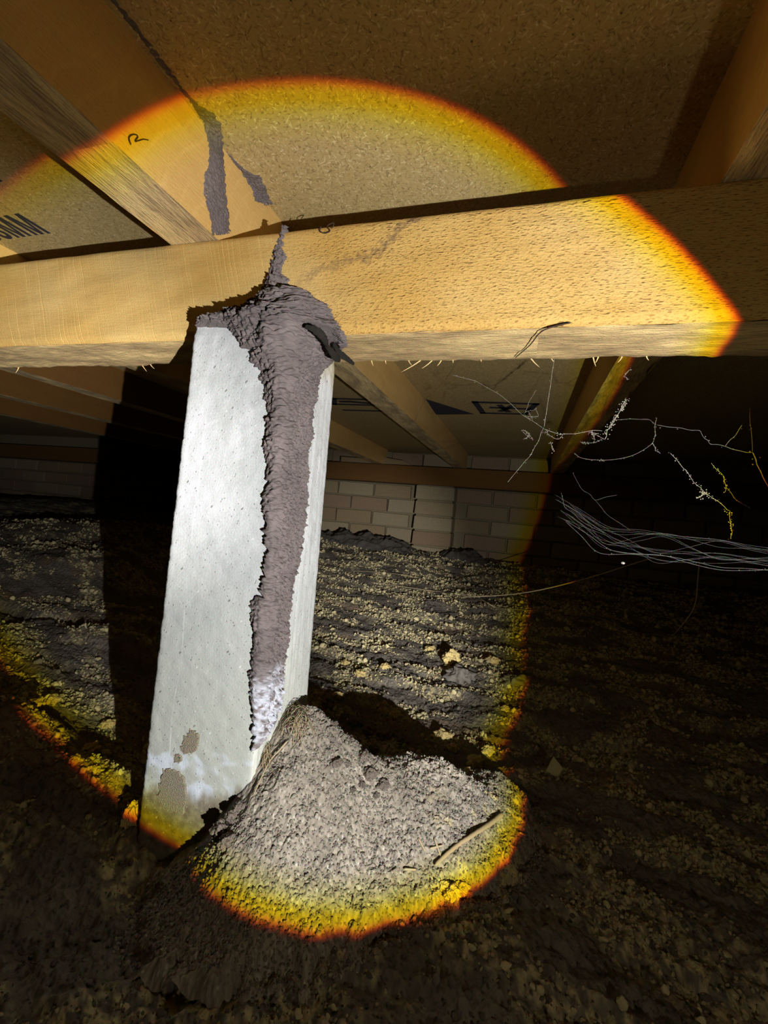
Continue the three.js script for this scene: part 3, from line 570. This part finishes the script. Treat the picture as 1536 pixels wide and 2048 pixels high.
crumbs('ochre_crumbs', 'pale ochre soil crumbs scattered in patches over the dark floor', white, 60000, () => { const [x, z, r] = polar(0.8, 6.6); if (outside(x, z) || moundRise(x, z) > 0.02 || rnd() > ochreMask(x, z) ** 1.6 * (0.12 + 0.88 * smooth(-0.9, -1.5, z + 0.6 * Math.min(0, x + 0.3) * smooth(-0.75, -1.0, z)))) return null; return [x, z, rr(0.0018, 0.0055) * (0.5 + 0.28 * r) * (rnd() < 0.05 ? 2.2 : 1)]; }, () => { const k = rr(0.75, 1.1); return [0.62 * k, 0.53 * k, 0.29 * k]; });
crumbs('dark_crumbs', 'small dark soil crumbs lying over the floor', white, 16000, () => { const [x, z, r] = polar(0.5, 6.3); if (outside(x, z) || moundRise(x, z) > 0.03) return null; return [x, z, rr(0.002, 0.006) * (0.4 + 0.28 * r) * (rnd() < 0.04 ? 2.2 : 1)]; }, () => { const k = rr(0.7, 1.3); return [0.15 * k, 0.125 * k, 0.10 * k]; });
crumbs('mound_crumbs', 'fine grey crumbs lying on the soil mound', white, 16000, () => { const x = rr(-0.9, 0.3), z = rr(-1.6, -0.68); if (outside(x, z) || moundRise(x, z) < 0.02) return null; return [x, z, rr(0.0012, 0.003) * (rnd() < 0.03 ? 2 : 1)]; }, () => { const k = rr(0.7, 1.35); return [0.36 * k, 0.315 * k, 0.25 * k]; });

function lump(name, px, py, w, h, mat, label, category, group, k = 1, lift = 0.35) {
  const p = onGround(px, py), d = Math.hypot(...p), sc = w / 900 * d * 0.5 * U, m = mesh(name, lumpGeometry(9, k), mat);
  m.position.copy(W(p[0], p[1], p[2])); m.position.y += sc * h / w * lift; m.scale.set(sc, sc * h / w * 1.2, sc * 0.8); m.rotation.y = k * 1.3;
  return tag(m, label, category, group);
}
lump('soil_clod', 902, 1322, 34, 30, M.ochre, 'pale ochre clod standing up behind a flat grey stone', 'clod', null, 1);
lump('stone', 919, 1358, 54, 40, M.greyStone, 'flat smooth grey stone in the lit floor behind the mound', 'stone', null, 2, 0.1);
lump('stone', 1030, 1368, 46, 30, M.greyStone, 'grey stone at the rim of the torch light behind the mound', 'stone', null, 3, 0.1);
lump('soil_clod', 655, 1412, 26, 26, M.clod, 'grey clod topmost on the mound crest next to the stump', 'clod', 'clods along the mound crest', 4);
const NTH = ['first', 'second', 'third', 'fourth', 'fifth', 'sixth', 'seventh', 'eighth', 'ninth'];
const sizeWord = (s) => s < 14 ? 'tiny' : s < 21 ? 'small' : s < 28 ? 'medium' : 'large';
const row = (list, h, mat, label, group, lift) => list.forEach(([x, y, s, k], i) => lump('soil_clod', x, y, s, s * h, mat, label(NTH[i], sizeWord(s)), 'clod', group, k, lift));   // lists run from left to right
row([[668, 1450, 13, 3], [684, 1428, 9, 8], [690, 1434, 17, 1], [707, 1448, 18, 2], [722, 1452, 13, 5], [736, 1463, 22, 4], [748, 1500, 18, 7], [770, 1476, 30, 6], [800, 1485, 20, 9]], 0.8, M.clod, (n, s) => `${s} rounded grey clod, ${n} from the stump along the crest of the mound`, 'clods along the mound crest');
row([[672, 1530, 20, 3], [692, 1535, 14, 5], [705, 1585, 12, 4], [722, 1572, 14, 2], [728, 1518, 24, 6], [738, 1560, 26, 7], [752, 1600, 12, 1], [766, 1578, 22, 8]], 0.75, M.clod, (n, s) => `${s} dark clod sunk in the lit mound top, ${n} from the stump side`, 'clods on the mound top');
row([[885, 1478, 34, 2], [905, 1500, 20, 5], [935, 1545, 16, 4], [950, 1530, 30, 3], [975, 1505, 22, 8]], 0.7, M.ochre, (n, s) => `${s} yellow ochre clod at the right end of the mound, ${n} from the left`, 'ochre clods at the right of the mound');
row([[440, 1668, 30, 2], [454, 1692, 26, 3], [464, 1644, 20, 5], [478, 1616, 18, 6]], 0.9, M.clod, (n, s) => `${s} crusty grey clod wedged at the front foot of the stump, ${n} from the left`, 'clods at the stump foot');
lump('soil_clod', 265, 1640, 30, 40, M.ochre, 'yellow clod beside the left foot of the stump', 'clod', null, 6);
row([[868, 1800, 18, 3], [886, 1782, 20, 5], [903, 1796, 26, 1], [922, 1776, 24, 7], [934, 1790, 16, 2]], 0.7, M.ochre, (n, s) => `${s} orange yellow clod in the lower right light rim, ${n} from the left`, 'clods in the lower right light rim', 0.2);
row([[675, 1395, 20, 5], [690, 1330, 18, 2], [720, 1350, 24, 4], [770, 1335, 20, 6], [790, 1432, 22, 1], [860, 1300, 20, 3], [985, 1325, 24, 7], [1010, 1420, 16, 8]], 0.6, M.ochre, (n, s) => `${s} ochre clod on the lit floor behind the mound, ${n} from the stump`, 'ochre clods behind the mound');
row([[70, 1412, 26, 4], [106, 1402, 24, 2], [150, 1525, 22, 7], [180, 1500, 26, 6], [215, 1455, 22, 1]], 0.55, M.ochre, (n, s) => `${s} ochre clod on the lit floor left of the stump, ${n} from the frame edge`, 'ochre clods left of the stump');
{ const p = onGround(1107, 1549), g = new THREE.Shape(); [[0, 0.03], [0.026, 0.0], [0.008, -0.028], [-0.024, -0.012]].forEach(([x, y], i) => g[i ? 'lineTo' : 'moveTo'](x * U, y * U));
  const e = new THREE.ExtrudeGeometry(g, { depth: 0.0015, bevelEnabled: true, bevelSize: 0.0006, bevelThickness: 0.0006, bevelSegments: 1 }); e.scale(1.1, 1.1, 1); const m = mesh('dry_leaf', e, std({ color: 0xb9b184 })); m.position.copy(W(p[0], p[1] + 0.02, p[2])); m.rotation.set(-0.45, -0.25, 0.1);
  tag(m, 'pale diamond shaped dry leaf on the dark floor right of the mound', 'leaf'); }

// sticks, straws and rootlets on the floor
function onFloor(pts, lift = 0.004) { return pts.map(([x, y, up]) => { const p = onGround(x, y); return W(p[0], p[1] + (up ?? lift), p[2]); }); }
tag(mesh('stick', tube(onFloor([[868, 1742], [905, 1708], [945, 1680], [985, 1652], [1004, 1640]], 0.010), 0.0016, 0.0024, 40, 8, 0.15), M.stick), 'pale stick lying at the right rim of the torch light on the mound', 'stick');
for (const [pts, label] of [
  [[[835, 1690], [850, 1716]], 'short straw left of the crossed straws on the mound'], [[[868, 1683], [880, 1722]], 'straw of a small crossed pair beside the stick'], [[[858, 1706], [886, 1698]], 'straw lying across the crossed pair beside the stick'],
  [[[806, 1748], [832, 1746]], 'short flat straw below the crossed straws'], [[[768, 1528], [776, 1508], [784, 1496]], 'pale straw standing out of the top of the mound'], [[[1038, 1672], [1052, 1680]], 'tiny curled straw on the dark floor right of the stick'], [[[20, 1352], [45, 1338], [52, 1332]], 'pale straw on the floor at the left frame edge'],
  [[[100, 1490], [112, 1474]], 'yellow straw in the light rim left of the stump']]) tag(mesh('straw', tube(onFloor(pts, 0.007), 0.0011, 0.0008, 10, 5), M.straw), label, 'straw', 'straws on the floor');
tag(mesh('root', tube(onFloor([[505, 1600], [522, 1566], [540, 1530], [556, 1512], [575, 1496]], 0.008), 0.0005, 0.0009, 24, 6, 0.2), M.straw), 'pale root leaning along the mound beside the stump', 'root');
{ // tufts of fine rootlets: nobody could count the hairs
  const tuft = (cx, cy, w, h, n, label) => { const parts = []; for (let k = 0; k < n; k++) { const x = cx + rr(-w, w), y = cy + rr(-h, h), a = rr(-0.5, 0.5) + (x < cx ? 0.5 : -0.5), l = rr(18, 52); parts.push(tube(onFloor([[x, y, 0.002], [x + Math.sin(a) * l * 0.5, y + Math.cos(a) * l * 0.5, rr(0.008, 0.024)], [x + Math.sin(a + rr(-0.6, 0.6)) * l, y + Math.cos(a) * l, 0.003]]), 0.00035, 0.0002, 8, 3)); }
    const m = mesh('rootlet_tuft', mergeGeometries(parts), M.straw); m.userData.kind = 'stuff'; m.userData.label = label; };
  tuft(525, 1500, 20, 14, 46, 'tuft of fine pale rootlets at the stump corner'); tuft(588, 1440, 34, 26, 90, 'mat of fine rootlets on the crest of the mound beside the stump');
}
// long thin wires lying over the back of the floor
const wire = (pts, label, r = 0.0012) => tag(mesh('wire', tube(pts.map(([x, y, z]) => { if (z) return W(...on(x, y, 2, z)); const p = onGround(x, y); return W(p[0], p[1] + 0.02, p[2]); }), r, r, 90, 5), M.straw), label, 'wire', 'wires on the floor');
wire([[740, 1170], [800, 1178], [870, 1188], [950, 1193, -3.3], [1020, 1189, -3.2], [1080, 1180, -3.1], [1180, 1155, -3.0], [1250, 1133, -2.95], [1330, 1108, -2.9]], 'thin pale wire sagging across the floor from left into the dark at right');
wire([[960, 1197, -3.3], [985, 1212, -3.1], [1010, 1224], [1060, 1228], [1140, 1233], [1200, 1243], [1260, 1268], [1310, 1276], [1360, 1255, -2.6], [1388, 1215, -2.6], [1396, 1150, -2.6], [1400, 1110, -2.6]], 'thin wire that loops up into the dark at the right', 0.001);
wire([[700, 1146], [770, 1150], [830, 1158], [870, 1172], [900, 1185]], 'faint short wire near the foot of the back wall', 0.0009);

// dark fibres on the timber
const fibre = (pts, label, r = 0.0006) => tag(mesh('rootlet', tube(pts.map((p) => W(...p)), r, r * 0.7, 40, 5, 0.3), M.darkFibre), label, 'rootlet');
fibre([[642, 452], [640, 462], [650, 466], [660, 462], [655, 452], [668, 446], [664, 458]].map(([x, y]) => A(x, y, -0.994)), 'curled dark rootlet on the top edge of the beam front');
fibre([[1145, 645], [1120, 650], [1088, 660]].map(([x, y]) => on(x, y, 2, -0.995)).concat([[1060, 690], [1030, 716]].map(([x, y]) => on(x, y, 1, 0.406))), 'long dark rootlet crossing the weathered underside of the beam');
fibre([[262, 290], [258, 276], [268, 268], [276, 272], [270, 282], [288, 278], [298, 280]].map(([x, y]) => on(x, y, 0, -0.834)), 'curled dark rootlet on the joist side above the beam');

// ---------------------------------------------------------------- cobwebs
function web(label, strands, z, mat = M.web, dust = 14) {
  const t = thing('cobweb', label, 'cobweb', [0, 0, 0], 'cobwebs'), off = W(0, 0, 0).negate(), beads = [];
  for (const { p, r = 0.0004, m } of strands) {
    const pj = p.flatMap((q, i) => i && p.length < 9 ? [[(q[0] + p[i - 1][0]) / 2 + rr(-2, 2), (q[1] + p[i - 1][1]) / 2 + rr(-2, 2), ((q[2] ?? 0) + (p[i - 1][2] ?? 0)) / 2], q] : [q]), v = pj.map(([x, y, dz]) => W(...on(x, y, 2, z + (dz ?? 0)))), n = Math.max(16, p.length * 10), c = new THREE.CatmullRomCurve3(v);
    const g = tube(v, r * 0.3, r * 0.3, n, 5, 0.5); g.translate(off.x, off.y, off.z); mesh('strand', g, m ?? mat, t);
    for (let k = 0; k < dust * p.length / 4; k++) { const q = c.getPointAt(rnd()), b = new THREE.IcosahedronGeometry(Math.min(0.0006, r * rr(0.3, 1.1)), 0); b.translate(q.x + rr(-1, 1) * r * 3 + off.x, q.y + rr(-1, 1) * r * 3 + off.y, q.z + off.z); beads.push(b); }
  }
  if (beads.length) mesh('dust', mergeGeometries(beads), mat, t).userData.kind = 'stuff';
  return t;
}
const curl = (x, y, rx, ry, turns, n = 9) => Array.from({ length: n }, () => [x + rx * rr(-1, 1), y + ry * rr(-1, 1), rr(-0.015, 0.015)]);
web('dusty cobweb hanging below the beam in front of the printed chipboard', [
  { p: [[1113, 668, 0.02], [1110, 700], [1105, 740], [1098, 790], [1088, 855]], r: 0.0006 }, { p: [[1088, 855], [1078, 880], [1060, 912], [1040, 935], [1015, 965]], r: 0.0005 }, { p: [[905, 750], [950, 762], [1000, 790], [1045, 830], [1088, 858]], r: 0.0004 },
  { p: [[1088, 858], [1110, 866], [1130, 868], [1170, 864], [1205, 862]], r: 0.0006 }, { p: [[1090, 862], [1104, 874], [1118, 878], [1126, 868]], r: 0.0005 }, { p: curl(1062, 830, 16, 12, 2.2), r: 0.0003 }, { p: curl(1056, 870, 14, 14, 0.8), r: 0.0004 }, { p: [[1100, 884], [1104, 894], [1108, 904]], r: 0.0007 }, { p: [[1072, 780], [1060, 800], [1050, 826]], r: 0.00025 },
], -1.27);
web('bright clotted cobweb tag dangling beside the pale lit joist', [
  { p: [[1252, 800], [1240, 822], [1228, 842], [1214, 862], [1209, 880]], r: 0.0011 }, { p: [[1254, 798], [1243, 818], [1230, 836], [1217, 856]], r: 0.0006 }, { p: curl(1196, 872, 18, 9, 2.4), r: 0.0004 }, { p: [[1160, 884], [1180, 886], [1205, 878]], r: 0.0004 }, { p: [[1262, 738], [1250, 752], [1256, 760]], r: 0.0004 },
], -1.3, M.web, 40);
web('cobweb loop strung with dust specks between the lit joist and the dark', [
  { p: [[1148, 906], [1160, 915], [1190, 920], [1230, 919], [1265, 911], [1290, 898], [1305, 886], [1310, 870], [1310, 850], [1314, 836]], r: 0.00035 }, { p: [[1305, 886], [1312, 902], [1320, 906]], r: 0.0004 }, { p: [[1225, 840], [1260, 838], [1300, 840], [1314, 850]], r: 0.00025 },
], -1.3, M.web, 26);
web('grey sagging cobweb thread high at the right frame edge', [
  { p: [[1314, 850], [1360, 856], [1400, 862], [1408, 876], [1420, 888], [1450, 893], [1480, 902], [1505, 905]], r: 0.0007 }, { p: [[1505, 905], [1514, 930], [1526, 955], [1545, 990]], r: 0.0012 }, { p: [[1450, 893], [1470, 872], [1484, 850]], r: 0.0008 }, { p: [[1505, 905], [1502, 860], [1500, 815]], r: 0.0004 },
], -1.15, M.webFine, 4);
web('yellow lit cobweb strand with a flake hanging at the right', [
  { p: [[1340, 906], [1365, 935], [1380, 953], [1400, 975], [1420, 993], [1450, 1015], [1460, 1022]], r: 0.0006 }, { p: [[1460, 1022], [1461, 1045], [1464, 1065], [1461, 1078]], r: 0.0006 }, { p: [[1422, 926], [1445, 950], [1452, 975], [1450, 985]], r: 0.0005 }, { p: [[1452, 975], [1470, 998], [1500, 1016]], r: 0.0003 }, { p: [[1400, 995], [1408, 985], [1412, 988]], r: 0.0014 },
], -1.28, M.web, 30);
{ const s = []; for (let k = 0; k < 15; k++) { const a = k / 14, b = clamp(a + rr(-0.35, 0.35)), c = clamp(a + rr(-0.4, 0.4)); s.push({ p: [[1108 + rr(0, 36), 992 + a * 48 + rr(-6, 6)], [1215 + rr(-20, 30), 1055 + b * 50], [1330 + rr(-20, 20), 1068 + c * 62], [1440, 1080 + b * 60], [1550, 1098 + a * 44]], r: k > 12 ? 0.0004 : 0.00017 }); }
  s.push({ p: [[1122, 985], [1130, 1015], [1160, 1040], [1210, 1066]], r: 0.0003 }, { p: [[1145, 945], [1165, 980], [1190, 1000], [1235, 990]], r: 0.00022 }, { p: [[1190, 1000], [1215, 1030], [1260, 1060]], r: 0.00022 });
  web('wide pale sheet of cobweb threads sloping down to the right frame edge', s, -1.0, M.webFine, 12); }
{ const p = on(1246, 1126, 2, -1.0), g = lumpGeometry(2, 3); g.scale(0.0013, 0.0013, 0.0013); at3(g, ...p); const m = mesh('dust_speck', g, M.web); tag(m, 'single bright speck hanging under the sheet cobweb', 'speck'); }

renderer.render(scene, camera);
